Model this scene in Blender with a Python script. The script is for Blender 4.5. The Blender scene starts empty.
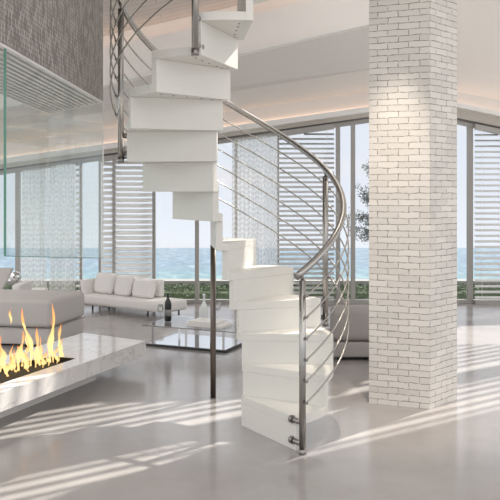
import bpy, bmesh, math, random
from mathutils import Vector, Matrix
random.seed(7)
S = bpy.context.scene
COL = S.collection
# ------------------------------------------------------------ camera
F, Y0, H = 794.0, 190.0, 1.561
cam = bpy.data.objects.new('camera', bpy.data.cameras.new('camera')); COL.objects.link(cam)
cam.location = (0, 0, H); cam.rotation_euler = (math.pi/2, 0, 0)
cam.data.sensor_width = 36; cam.data.lens = 36*F/500; cam.data.shift_y = -(250-Y0)/500
cam.data.clip_end = 1000
S.camera = cam
S.cycles.transparent_max_bounces = 40
# ------------------------------------------------------------ world
w = bpy.data.worlds.new('sky'); S.world = w; w.use_nodes = True
nt = w.node_tree; nt.nodes.clear()
def N(t, **k):
    n = nt.nodes.new(t)
    for a, b in k.items(): setattr(n, a, b)
    return n
out = N('ShaderNodeOutputWorld'); bg = N('ShaderNodeBackground')
tc = N('ShaderNodeTexCoord'); sep = N('ShaderNodeSeparateXYZ')
nt.links.new(tc.outputs['Generated'], sep.inputs[0])
ramp = N('ShaderNodeValToRGB')
mr = N('ShaderNodeMapRange'); mr.inputs['From Min'].default_value = -.6; mr.inputs['From Max'].default_value = .6
nt.links.new(sep.outputs['Z'], mr.inputs['Value']); nt.links.new(mr.outputs[0], ramp.inputs[0])
e = ramp.color_ramp.elements
e[0].position = 0; e[0].color = (1.5, 1.45, 1.38, 1)
e[1].position = 1; e[1].color = (1.45, 1.42, 1.38, 1)
for p_, c_ in ((.36, (1.25, 1.22, 1.18, 1)), (.41, (.76, .785, .81, 1)), (.50, (.68, .71, .75, 1)), (.62, (.64, .675, .72, 1)), (.72, (1.15, 1.14, 1.12, 1))):
    x = e.new(p_); x.color = c_
nz = N('ShaderNodeTexNoise'); nz.inputs['Scale'].default_value = 5; nz.inputs['Detail'].default_value = 5
mp = N('ShaderNodeMapping'); mp.inputs['Scale'].default_value = (1, 1, 5)
nt.links.new(tc.outputs['Generated'], mp.inputs[0]); nt.links.new(mp.outputs[0], nz.inputs['Vector'])
cr = N('ShaderNodeValToRGB'); cr.color_ramp.elements[0].position = .5; cr.color_ramp.elements[1].position = .75
nt.links.new(nz.outputs['Fac'], cr.inputs[0])
mx = N('ShaderNodeMix', data_type='RGBA'); mx.inputs['B'].default_value = (.74, .71, .71, 1)
nt.links.new(cr.outputs[0], mx.inputs['Factor']); nt.links.new(ramp.outputs[0], mx.inputs['A'])
nt.links.new(mx.outputs['Result'], bg.inputs[0]); nt.links.new(bg.outputs[0], out.inputs[0])
bg.inputs[1].default_value = 1.0
# ------------------------------------------------------------ sun
sun = bpy.data.objects.new('sun', bpy.data.lights.new('sun', 'SUN')); COL.objects.link(sun)
SUN_DIR = Vector((-.5, -.48, -.74))           # travel direction of the light
sun.rotation_euler = SUN_DIR.to_track_quat('-Z', 'Y').to_euler()
sun.data.energy = 6; sun.data.angle = math.radians(.7); sun.data.color = (1, .95, .86)
# ------------------------------------------------------------ exposure
S.view_settings.view_transform = 'Standard'; S.view_settings.look = 'None'
S.view_settings.exposure = 0.36; S.view_settings.gamma = 1; S.view_settings.use_curve_mapping = False

# ============================================================ materials
def mat(name, col=(.8, .8, .8), rough=.5, metal=0, noise=0, nscale=8, bump=0, bscale=60, spec=.5, stretch=None):
    m = bpy.data.materials.new(name); m.use_nodes = True
    t = m.node_tree; b = t.nodes['Principled BSDF']
    b.inputs['Base Color'].default_value = (*col, 1); b.inputs['Roughness'].default_value = rough
    b.inputs['Metallic'].default_value = metal; b.inputs['Specular IOR Level'].default_value = spec
    co = t.nodes.new('ShaderNodeTexCoord'); src = co.outputs['Object']
    if stretch:
        q = t.nodes.new('ShaderNodeMapping'); q.inputs['Scale'].default_value = stretch
        t.links.new(src, q.inputs[0]); src = q.outputs[0]
    n = t.nodes.new('ShaderNodeTexNoise'); n.inputs['Scale'].default_value = nscale; n.inputs['Detail'].default_value = 6
    t.links.new(src, n.inputs['Vector'])
    mix = t.nodes.new('ShaderNodeMix'); mix.data_type = 'RGBA'
    k = max(noise, .01)
    mix.inputs['A'].default_value = (*[c*(1-k) for c in col], 1); mix.inputs['B'].default_value = (*[min(1, c*(1+k)) for c in col], 1)
    t.links.new(n.outputs['Fac'], mix.inputs['Factor']); t.links.new(mix.outputs['Result'], b.inputs['Base Color'])
    if bump:
        n2 = t.nodes.new('ShaderNodeTexNoise'); n2.inputs['Scale'].default_value = bscale; n2.inputs['Detail'].default_value = 4
        t.links.new(src, n2.inputs['Vector'])
        bp = t.nodes.new('ShaderNodeBump'); bp.inputs['Strength'].default_value = bump; bp.inputs['Distance'].default_value = .01
        t.links.new(n2.outputs['Fac'], bp.inputs['Height']); t.links.new(bp.outputs[0], b.inputs['Normal'])
    return m
def emis(name, col, s):
    m = bpy.data.materials.new(name); m.use_nodes = True; t = m.node_tree
    t.nodes.clear(); o = t.nodes.new('ShaderNodeOutputMaterial'); e_ = t.nodes.new('ShaderNodeEmission')
    e_.inputs[0].default_value = (*col, 1); e_.inputs[1].default_value = s; t.links.new(e_.outputs[0], o.inputs[0]); return m
def thin_glass(name, tint=(1, 1, 1), gl=.08, rough=.0, fk=.8):
    m = bpy.data.materials.new(name); m.use_nodes = True; t = m.node_tree; t.nodes.clear()
    o = t.nodes.new('ShaderNodeOutputMaterial'); a = t.nodes.new('ShaderNodeBsdfTransparent'); g = t.nodes.new('ShaderNodeBsdfGlossy')
    a.inputs[0].default_value = (*tint, 1); g.inputs['Roughness'].default_value = rough
    f = t.nodes.new('ShaderNodeFresnel'); f.inputs[0].default_value = 1.45
    mm = t.nodes.new('ShaderNodeMath'); mm.operation = 'MULTIPLY_ADD'; mm.inputs[1].default_value = fk; mm.inputs[2].default_value = gl-.03
    t.links.new(f.outputs[0], mm.inputs[0])
    x_ = t.nodes.new('ShaderNodeMixShader'); t.links.new(mm.outputs[0], x_.inputs[0]); t.links.new(a.outputs[0], x_.inputs[1]); t.links.new(g.outputs[0], x_.inputs[2])
    t.links.new(x_.outputs[0], o.inputs[0]); return m
def see_through(name, col, fac):
    m = bpy.data.materials.new(name); m.use_nodes = True; t = m.node_tree; t.nodes.clear()
    o = t.nodes.new('ShaderNodeOutputMaterial'); a = t.nodes.new('ShaderNodeBsdfTransparent')
    d = t.nodes.new('ShaderNodeBsdfDiffuse'); l = t.nodes.new('ShaderNodeBsdfTranslucent')
    for q in (d, l): q.inputs[0].default_value = (*col, 1)
    m1 = t.nodes.new('ShaderNodeMixShader'); m1.inputs[0].default_value = .78
    t.links.new(d.outputs[0], m1.inputs[1]); t.links.new(l.outputs[0], m1.inputs[2])
    # woven zigzag bands in the sheer
    co = t.nodes.new('ShaderNodeTexCoord')
    cx_ = t.nodes.new('ShaderNodeSeparateXYZ'); t.links.new(co.outputs['Object'], cx_.inputs[0])
    pp = t.nodes.new('ShaderNodeMath'); pp.operation = 'PINGPONG'; pp.inputs[1].default_value = .05
    t.links.new(cx_.outputs['X'], pp.inputs[0])
    ad = t.nodes.new('ShaderNodeMath'); ad.operation = 'MULTIPLY_ADD'; ad.inputs[1].default_value = .7
    t.links.new(pp.outputs[0], ad.inputs[0]); t.links.new(cx_.outputs['Z'], ad.inputs[2])
    p2 = t.nodes.new('ShaderNodeMath'); p2.operation = 'PINGPONG'; p2.inputs[1].default_value = .035; t.links.new(ad.outputs[0], p2.inputs[0])
    mr_ = t.nodes.new('ShaderNodeMapRange'); mr_.inputs['From Max'].default_value = .035; mr_.inputs['To Min'].default_value = fac-.12; mr_.inputs['To Max'].default_value = fac+.1
    t.links.new(p2.outputs[0], mr_.inputs['Value'])
    x_ = t.nodes.new('ShaderNodeMixShader'); t.links.new(mr_.outputs[0], x_.inputs[0])
    t.links.new(a.outputs[0], x_.inputs[1]); t.links.new(m1.outputs[0], x_.inputs[2]); t.links.new(x_.outputs[0], o.inputs[0]); return m

M = {}
M['white_wood'] = mat('white_wood', (.73, .715, .675), .42, noise=.03, nscale=14, stretch=(1, 1, 9), bump=.06, bscale=30)
M['steel'] = mat('brushed_steel', (.40, .385, .37), .24, 1, noise=.03, nscale=30)
M['dark_steel'] = mat('dark_steel', (.30, .28, .27), .3, 1)
M['bronze'] = mat('bronze_steel', (.20, .17, .15), .35, 1)
M['wall'] = mat('plaster', (.84, .81, .78), .8, noise=.02, bump=.05)
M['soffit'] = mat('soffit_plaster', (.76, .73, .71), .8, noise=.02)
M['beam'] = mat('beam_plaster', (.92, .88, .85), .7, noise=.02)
M['frame'] = mat('window_frame_metal', (.42, .40, .38), .45, .2)
M['frame_dark'] = mat('track_metal', (.16, .15, .14), .5, .3)
M['header'] = mat('header_render', (.60, .56, .51), .7)
M['trim'] = mat('white_trim', (.88, .87, .85), .5)
M['slat'] = mat('blind_slat', (.86, .85, .84), .5)
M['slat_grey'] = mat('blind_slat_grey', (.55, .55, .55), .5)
M['sheer'] = see_through('sheer_curtain', (.97, .96, .94), .62)
M['pane'] = thin_glass('window_glass', (.97, .98, 1), .04)
M['hoodglass'] = thin_glass('hood_glass', (.97, .985, .98), .045, fk=.12)
M['green_edge'] = mat('green_glass_edge', (.10, .26, .20), .15)
M['clear'] = thin_glass('clear_glass', (.97, .98, .98), .16, fk=.45)
M['sofa_white'] = mat('white_fabric', (.86, .83, .81), .9, noise=.04, nscale=80, bump=.15, bscale=300)
M['sofa_grey'] = mat('pale_grey_fabric', (.56, .53, .51), .9, noise=.05, nscale=60, bump=.15, bscale=300)
M['sofa_taupe'] = mat('taupe_fabric', (.36, .33, .32), .9, noise=.06, nscale=60, bump=.15, bscale=300)
M['black'] = mat('black_metal', (.03, .03, .03), .4)
M['soot'] = mat('soot', (.012, .011, .01), .7, noise=.3)
M['bottle'] = mat('dark_bottle_glass', (.012, .012, .014), .12)
M['label'] = mat('bottle_label', (.25, .24, .23), .6)
M['mirror'] = mat('mirror_plate', (.60, .64, .68), .06, .9)
M['tray'] = mat('tray_lacquer', (.82, .79, .76), .35)
M['concrete'] = mat('concrete', (.27, .265, .255), .85, noise=.08)
M['chrome'] = mat('chrome', (.75, .75, .75), .1, 1)
M['leaf'] = mat('olive_leaf', (.13, .15, .12), .6, noise=.4, nscale=20)
M['bark'] = mat('bark', (.14, .11, .09), .9, noise=.3, nscale=30)
M['hedge'] = mat('hedge_leaves', (.09, .13, .06), .8, noise=.5, nscale=25)
# marble
m = mat('marble', (.74, .71, .70), .10, noise=.02); M['marble'] = m
t = m.node_tree; b = t.nodes['Principled BSDF']
co = t.nodes.new('ShaderNodeTexCoord'); n1 = t.nodes.new('ShaderNodeTexNoise'); n1.inputs['Scale'].default_value = 2.5; n1.inputs['Detail'].default_value = 9; n1.inputs['Distortion'].default_value = 2.2
t.links.new(co.outputs['Object'], n1.inputs['Vector'])
r_ = t.nodes.new('ShaderNodeValToRGB'); ee = r_.color_ramp.elements
ee[0].position = .47; ee[0].color = (.72, .69, .68, 1); ee[1].position = .53; ee[1].color = (.74, .72, .70, 1); q = ee.new(.5); q.color = (.60, .57, .56, 1)
t.links.new(n1.outputs['Fac'], r_.inputs[0]); t.links.new(r_.outputs[0], b.inputs['Base Color'])
# floor: polished grey stone with faint clouds
m = mat('polished_floor', (.5, .48, .47), .16); M['floor'] = m
t = m.node_tree; b = t.nodes['Principled BSDF']
co = t.nodes.new('ShaderNodeTexCoord'); n1 = t.nodes.new('ShaderNodeTexNoise'); n1.inputs['Scale'].default_value = 1.3; n1.inputs['Detail'].default_value = 8; n1.inputs['Roughness'].default_value = .6
t.links.new(co.outputs['Object'], n1.inputs['Vector'])
r_ = t.nodes.new('ShaderNodeValToRGB'); ee = r_.color_ramp.elements
ee[0].position = .3; ee[0].color = (.30, .28, .274, 1); ee[1].position = .7; ee[1].color = (.39, .37, .36, 1)
t.links.new(n1.outputs['Fac'], r_.inputs[0]); t.links.new(r_.outputs[0], b.inputs['Base Color'])
rr = t.nodes.new('ShaderNodeMapRange'); rr.inputs['To Min'].default_value = .10; rr.inputs['To Max'].default_value = .24
t.links.new(n1.outputs['Fac'], rr.inputs['Value']); t.links.new(rr.outputs[0], b.inputs['Roughness'])
b.inputs['Specular IOR Level'].default_value = .75
# sea
m = mat('sea_water', (.16, .32, .38), .35); M['sea'] = m
t = m.node_tree; b = t.nodes['Principled BSDF']
co = t.nodes.new('ShaderNodeTexCoord'); mp_ = t.nodes.new('ShaderNodeMapping'); mp_.inputs['Scale'].default_value = (.55, .28, 1)
n1 = t.nodes.new('ShaderNodeTexNoise'); n1.inputs['Scale'].default_value = 1.0; n1.inputs['Detail'].default_value = 8; n1.inputs['Roughness'].default_value = .65
t.links.new(co.outputs['Object'], mp_.inputs[0]); t.links.new(mp_.outputs[0], n1.inputs['Vector'])
r_ = t.nodes.new('ShaderNodeValToRGB'); ee = r_.color_ramp.elements
ee[0].position = .38; ee[0].color = (.05, .105, .14, 1); ee[1].position = .72; ee[1].color = (.25, .30, .32, 1); q = ee.new(.53); q.color = (.09, .16, .195, 1)
t.links.new(n1.outputs['Fac'], r_.inputs[0])
# green shallows near the shore, blue further out
sx = t.nodes.new('ShaderNodeSeparateXYZ'); t.links.new(co.outputs['Object'], sx.inputs[0])
m2 = t.nodes.new('ShaderNodeMapRange'); m2.inputs['From Min'].default_value = 115; m2.inputs['From Max'].default_value = 142
t.links.new(sx.outputs['Y'], m2.inputs['Value'])
mm = t.nodes.new('ShaderNodeMix'); mm.data_type = 'RGBA'; mm.blend_type = 'MULTIPLY'; mm.inputs['Factor'].default_value = 1
r2 = t.nodes.new('ShaderNodeValToRGB'); r2.color_ramp.elements[0].color = (1.0, 1.25, 1.1, 1); r2.color_ramp.elements[1].color = (.9, .95, 1.08, 1)
t.links.new(m2.outputs[0], r2.inputs[0]); t.links.new(r_.outputs[0], mm.inputs['A']); t.links.new(r2.outputs[0], mm.inputs['B'])
t.links.new(mm.outputs['Result'], b.inputs['Base Color'])
# brick (UV in metres)
def brickmat():
    m = mat('white_brick', (.8, .78, .75), .85); t = m.node_tree; b = t.nodes['Principled BSDF']
    uv = t.nodes.new('ShaderNodeUVMap'); uv.uv_map = 'UVMap'
    nz = t.nodes.new('ShaderNodeTexNoise'); nz.inputs['Scale'].default_value = 16; nz.inputs['Detail'].default_value = 5
    t.links.new(uv.outputs[0], nz.inputs['Vector'])
    vm = t.nodes.new('ShaderNodeVectorMath'); vm.operation = 'MULTIPLY_ADD'; vm.inputs[1].default_value = (.026, .017, 0)
    t.links.new(nz.outputs['Color'], vm.inputs[0]); t.links.new(uv.outputs[0], vm.inputs[2])
    br = t.nodes.new('ShaderNodeTexBrick'); br.inputs['Scale'].default_value = 1
    br.inputs['Brick Width'].default_value = .152; br.inputs['Row Height'].default_value = .0455
    br.inputs['Mortar Size'].default_value = .0026; br.inputs['Mortar Smooth'].default_value = .5
    br.inputs['Color1'].default_value = (.77, .73, .69, 1); br.inputs['Color2'].default_value = (.66, .625, .59, 1); br.inputs['Mortar'].default_value = (.20, .18, .165, 1)
    t.links.new(vm.outputs[0], br.inputs['Vector'])
    n3 = t.nodes.new('ShaderNodeTexNoise'); n3.inputs['Scale'].default_value = 34; n3.inputs['Detail'].default_value = 4
    t.links.new(uv.outputs[0], n3.inputs['Vector'])
    cr = t.nodes.new('ShaderNodeValToRGB'); cr.color_ramp.elements[0].position = .42; cr.color_ramp.elements[1].position = .56
    t.links.new(n3.outputs['Fac'], cr.inputs[0])
    # mortar painted over in places
    mxx = t.nodes.new('ShaderNodeMix'); mxx.data_type = 'RGBA'; mxx.inputs['A'].default_value = (.76, .73, .70, 1)
    ma = t.nodes.new('ShaderNodeMath'); ma.operation = 'MAXIMUM'
    iv = t.nodes.new('ShaderNodeMath'); iv.operation = 'SUBTRACT'; iv.inputs[0].default_value = 1; t.links.new(br.outputs['Fac'], iv.inputs[1])
    t.links.new(iv.outputs[0], ma.inputs[0]); mu = t.nodes.new('ShaderNodeMath'); mu.operation = 'MULTIPLY_ADD'; mu.inputs[1].default_value = .7; mu.inputs[2].default_value = .35
    t.links.new(cr.outputs[0], mu.inputs[0]); t.links.new(mu.outputs[0], ma.inputs[1])
    t.links.new(ma.outputs[0], mxx.inputs['Factor']); t.links.new(br.outputs['Color'], mxx.inputs['B'])
    t.links.new(mxx.outputs['Result'], b.inputs['Base Color'])
    n4 = t.nodes.new('ShaderNodeTexNoise'); n4.inputs['Scale'].default_value = 45; n4.inputs['Detail'].default_value = 5
    t.links.new(uv.outputs[0], n4.inputs['Vector'])
    hh = t.nodes.new('ShaderNodeMath'); hh.operation = 'MULTIPLY_ADD'; hh.inputs[1].default_value = .5
    t.links.new(n4.outputs['Fac'], hh.inputs[0]); t.links.new(iv.outputs[0], hh.inputs[2])
    bp = t.nodes.new('ShaderNodeBump'); bp.inputs['Strength'].default_value = .8; bp.inputs['Distance'].default_value = .006
    t.links.new(hh.outputs[0], bp.inputs['Height']); t.links.new(bp.outputs[0], b.inputs['Normal'])
    return m
M['brick'] = brickmat()
def mosaicmat():
    m = mat('mosaic_strip', (.4, .37, .35), .45); t = m.node_tree; b = t.nodes['Principled BSDF']
    uv = t.nodes.new('ShaderNodeUVMap'); uv.uv_map = 'UVMap'
    br = t.nodes.new('ShaderNodeTexBrick'); br.inputs['Scale'].default_value = 1; br.inputs['Brick Width'].default_value = .05; br.inputs['Row Height'].default_value = .02
    br.inputs['Mortar Size'].default_value = .0022; br.inputs['Color1'].default_value = (.44, .40, .375, 1); br.inputs['Color2'].default_value = (.15, .135, .125, 1); br.inputs['Mortar'].default_value = (.06, .055, .05, 1)
    br.inputs['Bias'].default_value = -.1
    mp = t.nodes.new('ShaderNodeMapping'); mp.inputs['Rotation'].default_value = (0, 0, math.pi/2)
    t.links.new(uv.outputs[0], mp.inputs[0]); t.links.new(mp.outputs[0], br.inputs['Vector']); t.links.new(br.outputs['Color'], b.inputs['Base Color'])
    bp = t.nodes.new('ShaderNodeBump'); bp.inputs['Strength'].default_value = .6; bp.inputs['Distance'].default_value = .004; bp.invert = True
    t.links.new(br.outputs['Fac'], bp.inputs['Height']); t.links.new(bp.outputs[0], b.inputs['Normal'])
    return m
M['mosaic'] = mosaicmat()
def plankmat():
    m = mat('ceiling_planks', (.5, .45, .4), .6); t = m.node_tree; b = t.nodes['Principled BSDF']
    co = t.nodes.new('ShaderNodeTexCoord'); br = t.nodes.new('ShaderNodeTexBrick'); br.inputs['Scale'].default_value = 1
    br.inputs['Brick Width'].default_value = 2; br.inputs['Row Height'].default_value = .12; br.inputs['Mortar Size'].default_value = .005
    br.inputs['Color1'].default_value = (.60, .56, .53, 1); br.inputs['Color2'].default_value = (.56, .52, .49, 1); br.inputs['Mortar'].default_value = (.40, .36, .34, 1)
    t.links.new(co.outputs['Object'], br.inputs['Vector']); t.links.new(br.outputs['Color'], b.inputs['Base Color']); return m
M['plank'] = plankmat()

# ============================================================ mesh helpers
def add_poly_prism(bm, pts, z0, z1):
    """pts: list of (x,y); z0/z1 a number or a list per point."""
    n = len(pts)
    za = z0 if isinstance(z0, (list, tuple)) else [z0]*n
    zb = z1 if isinstance(z1, (list, tuple)) else [z1]*n
    a = [bm.verts.new((p[0], p[1], za[i])) for i, p in enumerate(pts)]
    b_ = [bm.verts.new((p[0], p[1], zb[i])) for i, p in enumerate(pts)]
    bm.faces.new(a[::-1]); bm.faces.new(b_)
    for i in range(n):
        j = (i+1) % n
        bm.faces.new((a[i], a[j], b_[j], b_[i]))
def add_hexa(bm, c):
    v = [bm.verts.new(p) for p in c]      # 0-3 bottom loop, 4-7 top loop
    for f in ((3, 2, 1, 0), (4, 5, 6, 7), (0, 1, 5, 4), (1, 2, 6, 5), (2, 3, 7, 6), (3, 0, 4, 7)):
        bm.faces.new([v[i] for i in f])
def add_box(bm, x0, x1, y0, y1, z0, z1):
    add_poly_prism(bm, [(x0, y0), (x1, y0), (x1, y1), (x0, y1)], z0, z1)
def frame_at(d):
    d = d.normalized(); up = Vector((0, 0, 1)) if abs(d.z) < .95 else Vector((1, 0, 0))
    a = d.cross(up).normalized(); return a, a.cross(d).normalized()
def add_tube(bm, pts, r, seg=12, cap=True):
    pts = [Vector(p) for p in pts]; rings = []
    for i, p in enumerate(pts):
        d = pts[min(i+1, len(pts)-1)]-pts[max(i-1, 0)]
        a, b_ = frame_at(d); rr = r[i] if isinstance(r, (list, tuple)) else r
        rings.append([bm.verts.new(p+a*math.cos(2*math.pi*k/seg)*rr+b_*math.sin(2*math.pi*k/seg)*rr) for k in range(seg)])
    for i in range(len(rings)-1):
        for k in range(seg):
            f = bm.faces.new((rings[i][k], rings[i][(k+1) % seg], rings[i+1][(k+1) % seg], rings[i+1][k])); f.smooth = True
    if cap: bm.faces.new(rings[0][::-1]); bm.faces.new(rings[-1])
def add_lathe(bm, c, prof, seg=24):
    rings = []
    for r, z in prof:
        rings.append([bm.verts.new((c[0]+max(r, .0004)*math.cos(2*math.pi*k/seg), c[1]+max(r, .0004)*math.sin(2*math.pi*k/seg), c[2]+z)) for k in range(seg)])
    for i in range(len(rings)-1):
        for k in range(seg):
            f = bm.faces.new((rings[i][k], rings[i][(k+1) % seg], rings[i+1][(k+1) % seg], rings[i+1][k])); f.smooth = True
    bm.faces.new(rings[0][::-1]); bm.faces.new(rings[-1])
def obj(name, bm, m, parent=None, bevel=0, seg=2):
    bmesh.ops.recalc_face_normals(bm, faces=bm.faces[:])
    me = bpy.data.meshes.new(name); bm.to_mesh(me); bm.free()
    o = bpy.data.objects.new(name, me); COL.objects.link(o)
    me.materials.append(m)
    if parent:
        o.parent = parent; o.matrix_parent_inverse = parent_inv(parent)
    if bevel:
        md = o.modifiers.new('bevel', 'BEVEL'); md.width = bevel; md.segments = seg; md.limit_method = 'ANGLE'
    return o
def parent_inv(p):
    mtx = Matrix.LocRotScale(p.location, p.rotation_euler, p.scale)
    q = p
    while q.parent:
        q = q.parent
    if q is not p:   # nested parts sit in the root's frame
        return mtx.inverted() @ Matrix.Identity(4)
    return mtx.inverted()
def thing(name, label, cat, loc=(0, 0, 0), group=None):
    o = bpy.data.objects.new(name, None); COL.objects.link(o); o.location = loc; o.empty_display_size = .1
    o['label'] = label; o['category'] = cat
    if group: o['group'] = group
    return o
def tag(o, label, cat, group=None, kind=None):
    o['label'] = label; o['category'] = cat
    if group: o['group'] = group
    if kind: o['kind'] = kind
    return o
def struct(o): o['kind'] = 'structure'; return o
def soft(o, w=.03, seg=4):
    md = o.modifiers.new('bevel', 'BEVEL'); md.width = w; md.segments = seg; md.limit_method = 'ANGLE'
    for f in o.data.polygons: f.use_smooth = True
    return o
def G(x, y, z=0):
    d = F*(H-z)/(y-Y0); return Vector(((x-250)/F*d, d, z))
def PX(x, D): return (x-250)/F*D
def PZ(y, D): return H+(Y0-y)/F*D

# ============================================================ floor and outside
D0 = 10.95
bm = bmesh.new(); add_box(bm, -7, 7, -3, D0+.12, -.1, 0); struct(obj('floor', bm, M['floor']))
bm = bmesh.new(); add_box(bm, -14, 14, D0+.14, 12.9, -.55, -.45); struct(obj('terrace', bm, M['concrete']))
bm = bmesh.new(); add_box(bm, -110, 110, 14, 186, -12.2, -12)
o = obj('sea', bm, M['sea']); tag(o, 'blue green sea with pale wave streaks beyond the terrace', 'sea', kind='stuff')
bm = bmesh.new(); add_box(bm, -12, 12, 12.95, 13.25, -.55, PZ(281, 12.95))
o = obj('parapet', bm, M['concrete']); tag(o, 'long low pale concrete parapet between the hedge and the sea', 'low wall')
# hedge of leaf clumps over a dark core
bm = bmesh.new()
hz = PZ(288.5, 11.9)
add_box(bm, -6, 7, 11.95, 12.5, -.45, hz-.08)
for i in range(16000):
    x_ = random.uniform(-4.2, 5.2); y_ = random.uniform(11.82, 12.5); z_ = random.uniform(-.35, hz+random.uniform(-.05, .015)) if y_ < 11.98 else hz-.06+random.random()*.06
    s = random.uniform(.014, .03); d = Vector((random.gauss(0, 1), random.gauss(0, 1), random.gauss(0, 1))).normalized(); a, b2 = frame_at(d)
    p = Vector((x_, y_, z_)); bm.faces.new([bm.verts.new(p+a*s), bm.verts.new(p+b2*s*.5), bm.verts.new(p-a*s), bm.verts.new(p-b2*s*.5)])
o = obj('hedge', bm, M['hedge']); tag(o, 'low clipped dark green hedge outside along the windows', 'hedge')

# ============================================================ window wall (head slopes both ways from the corner behind the pillar)
XC = 418
def yh(x): return 168-.141*(x-20) if x <= XC else 112-.0+.21*(x-XC)
def wall_strip(name, x0, x1, dyA, dyB, Da, Db, m, n=2):
    """a solid band following the sloped head between pixel columns, dyA/dyB above the head line"""
    bm = bmesh.new()
    c = []
    def P(x, dy, D): return (PX(x, D0), D, PZ(yh(x)-dy, D0))
    add_hexa(bm, [P(x0, dyA, Da), P(x1, dyA, Da), P(x1, dyA, Db), P(x0, dyA, Db), P(x0, dyB, Da), P(x1, dyB, Da), P(x1, dyB, Db), P(x0, dyB, Db)])
    return obj(name, bm, m)
# window openings as pixel columns of their frames
cols = [-60, 18, 81, 100, 154, 197, 236, 278, 338, 353, XC, 470, 530, 600]
fw = {-60: 3, 18: 4.5, 81: 2, 100: 2, 154: 3, 197: 4, 236: 3, 278: 2, 338: 4, 353: 4, XC: 5, 470: 5, 530: 4, 600: 3}
SILL = .0
wn = 0
for i in range(len(cols)-1):
    xa, xb = cols[i], cols[i+1]; wn += 1
    e_ = bpy.data.objects.new('window_%d' % wn, None); COL.objects.link(e_); struct(e_); e_.location = (PX((xa+xb)/2, D0), D0, 0)
    ha, hb = fw[xa]/2, fw[xb]/2
    bm = bmesh.new()
    X0, X1 = PX(xa, D0), PX(xb, D0); fa, fb = ha/F*D0, hb/F*D0
    def zt(x, dy=0): return PZ(yh(x)-dy, D0)
    yA, yB = D0-.03, D0+.05
    # left and right stiles, sill rail, head rail following the slope
    for (xl, xr) in ((xa, xa+ha), (xb-hb, xb)):
        l, r = PX(xl, D0), PX(xr, D0)
        add_poly_prism(bm, [(l, yA), (r, yA), (r, yB), (l, yB)], 0, [zt(xl), zt(xr), zt(xr), zt(xl)])
    add_box(bm, X0+fa, X1-fb, yA+.004, yB-.004, 0, .05)
    l, r = X0+fa, X1-fb
    add_poly_prism(bm, [(l, yA+.004), (r, yA+.004), (r, yB-.004), (l, yB-.004)], [zt(xa+ha, -4), zt(xb-hb, -4)]+[zt(xb-hb, -4), zt(xa+ha, -4)], [zt(xa+ha), zt(xb-hb), zt(xb-hb), zt(xa+ha)])
    f = obj('window_frame', bm, M['frame'], e_)
    bm = bmesh.new()
    add_poly_prism(bm, [(l, D0+.01), (r, D0+.01), (r, D0+.016), (l, D0+.016)], .05, [zt(xa+ha, -4), zt(xb-hb, -4), zt(xb-hb, -4), zt(xa+ha, -4)])
    obj('window_pane', bm, M['pane'], e_)
# dark track, header, white trim and cove above the windows, on both wings
for n_, (xa, xb) in enumerate(((-60, XC), (XC, 600))):
    side = ('back', 'right')[n_]
    struct(wall_strip('trim_%d' % (n_*4+1), xa, xb, 0, 1.6, D0-.06, D0+.05, M['frame_dark']))
    struct(wall_strip('trim_%d' % (n_*4+2), xa, xb, 1.6, 5.5 if n_ == 0 else 10.5, D0-.08, D0+.05, M['header']))
    struct(wall_strip('trim_%d' % (n_*4+3), xa, xb, 5.5 if n_ == 0 else 10.5, 11 if n_ == 0 else 15, D0-.24, D0+.05, M['trim']))
    o = wall_strip('cove_light', xa, xb, 11.2 if n_ == 0 else 15.2, 12.2 if n_ == 0 else 16.2, D0-.07, D0-.03, emis('cove_glow', (1, .70, .52), 1.6))
    tag(o, 'warm cove light strip above the %s windows' % ('long row of' if n_ == 0 else 'right hand'), 'cove light')
    struct(wall_strip('wall_%s' % side, xa, xb, 11 if n_ == 0 else 15, 27 if n_ == 0 else 31, D0-.02, D0+.05, M['wall']))

# soffits: two sloping planes from the cove up to the beam
def L1(x): return 110-.2293*x
def slab(name, Apts, Bpts, th, m):
    """Apts/Bpts: two edges (each 2 points, left/right); thickness upward"""
    bm = bmesh.new(); a0, a1 = Apts; b0, b1 = Bpts; u = Vector((0, 0, th))
    a0, a1, b0, b1 = map(Vector, (a0, a1, b0, b1))
    add_hexa(bm, [a0, a1, b1, b0, a0+u, a1+u, b1+u, b0+u]); return obj(name, bm, m)
def pp(x, y, D): return (PX(x, D), D, PZ(y, D))
xl, xr = -70, XC
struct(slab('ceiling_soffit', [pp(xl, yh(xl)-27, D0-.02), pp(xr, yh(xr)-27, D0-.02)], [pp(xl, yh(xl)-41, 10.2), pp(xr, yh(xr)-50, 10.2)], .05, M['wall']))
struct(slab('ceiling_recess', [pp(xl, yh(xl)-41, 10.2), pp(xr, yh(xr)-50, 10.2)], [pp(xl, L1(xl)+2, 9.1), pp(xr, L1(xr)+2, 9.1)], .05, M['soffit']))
# beam
bm = bmesh.new(); c = []
def bp_(x, dy, D):   # fixed depth, follows L1
    return (PX(x, 9.0), D, PZ(L1(x)-dy, 9.0))
add_hexa(bm, [bp_(xl, 0, 8.9), bp_(xr+15, 0, 8.9), bp_(xr+15, 0, 9.15), bp_(xl, 0, 9.15), bp_(xl, 36, 8.9), bp_(xr+15, 36, 8.9), bp_(xr+15, 36, 9.15), bp_(xl, 36, 9.15)])
struct(obj('trim_9', bm, M['beam']))
bm = bmesh.new()
add_hexa(bm, [bp_(xl, -1.2, 8.86), bp_(xr+15, -1.2, 8.86), bp_(xr+15, -1.2, 8.92), bp_(xl, -1.2, 8.92), bp_(xl, .8, 8.86), bp_(xr+15, .8, 8.86), bp_(xr+15, .8, 8.92), bp_(xl, .8, 8.92)])
struct(obj('trim_10', bm, M['trim']))
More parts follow.
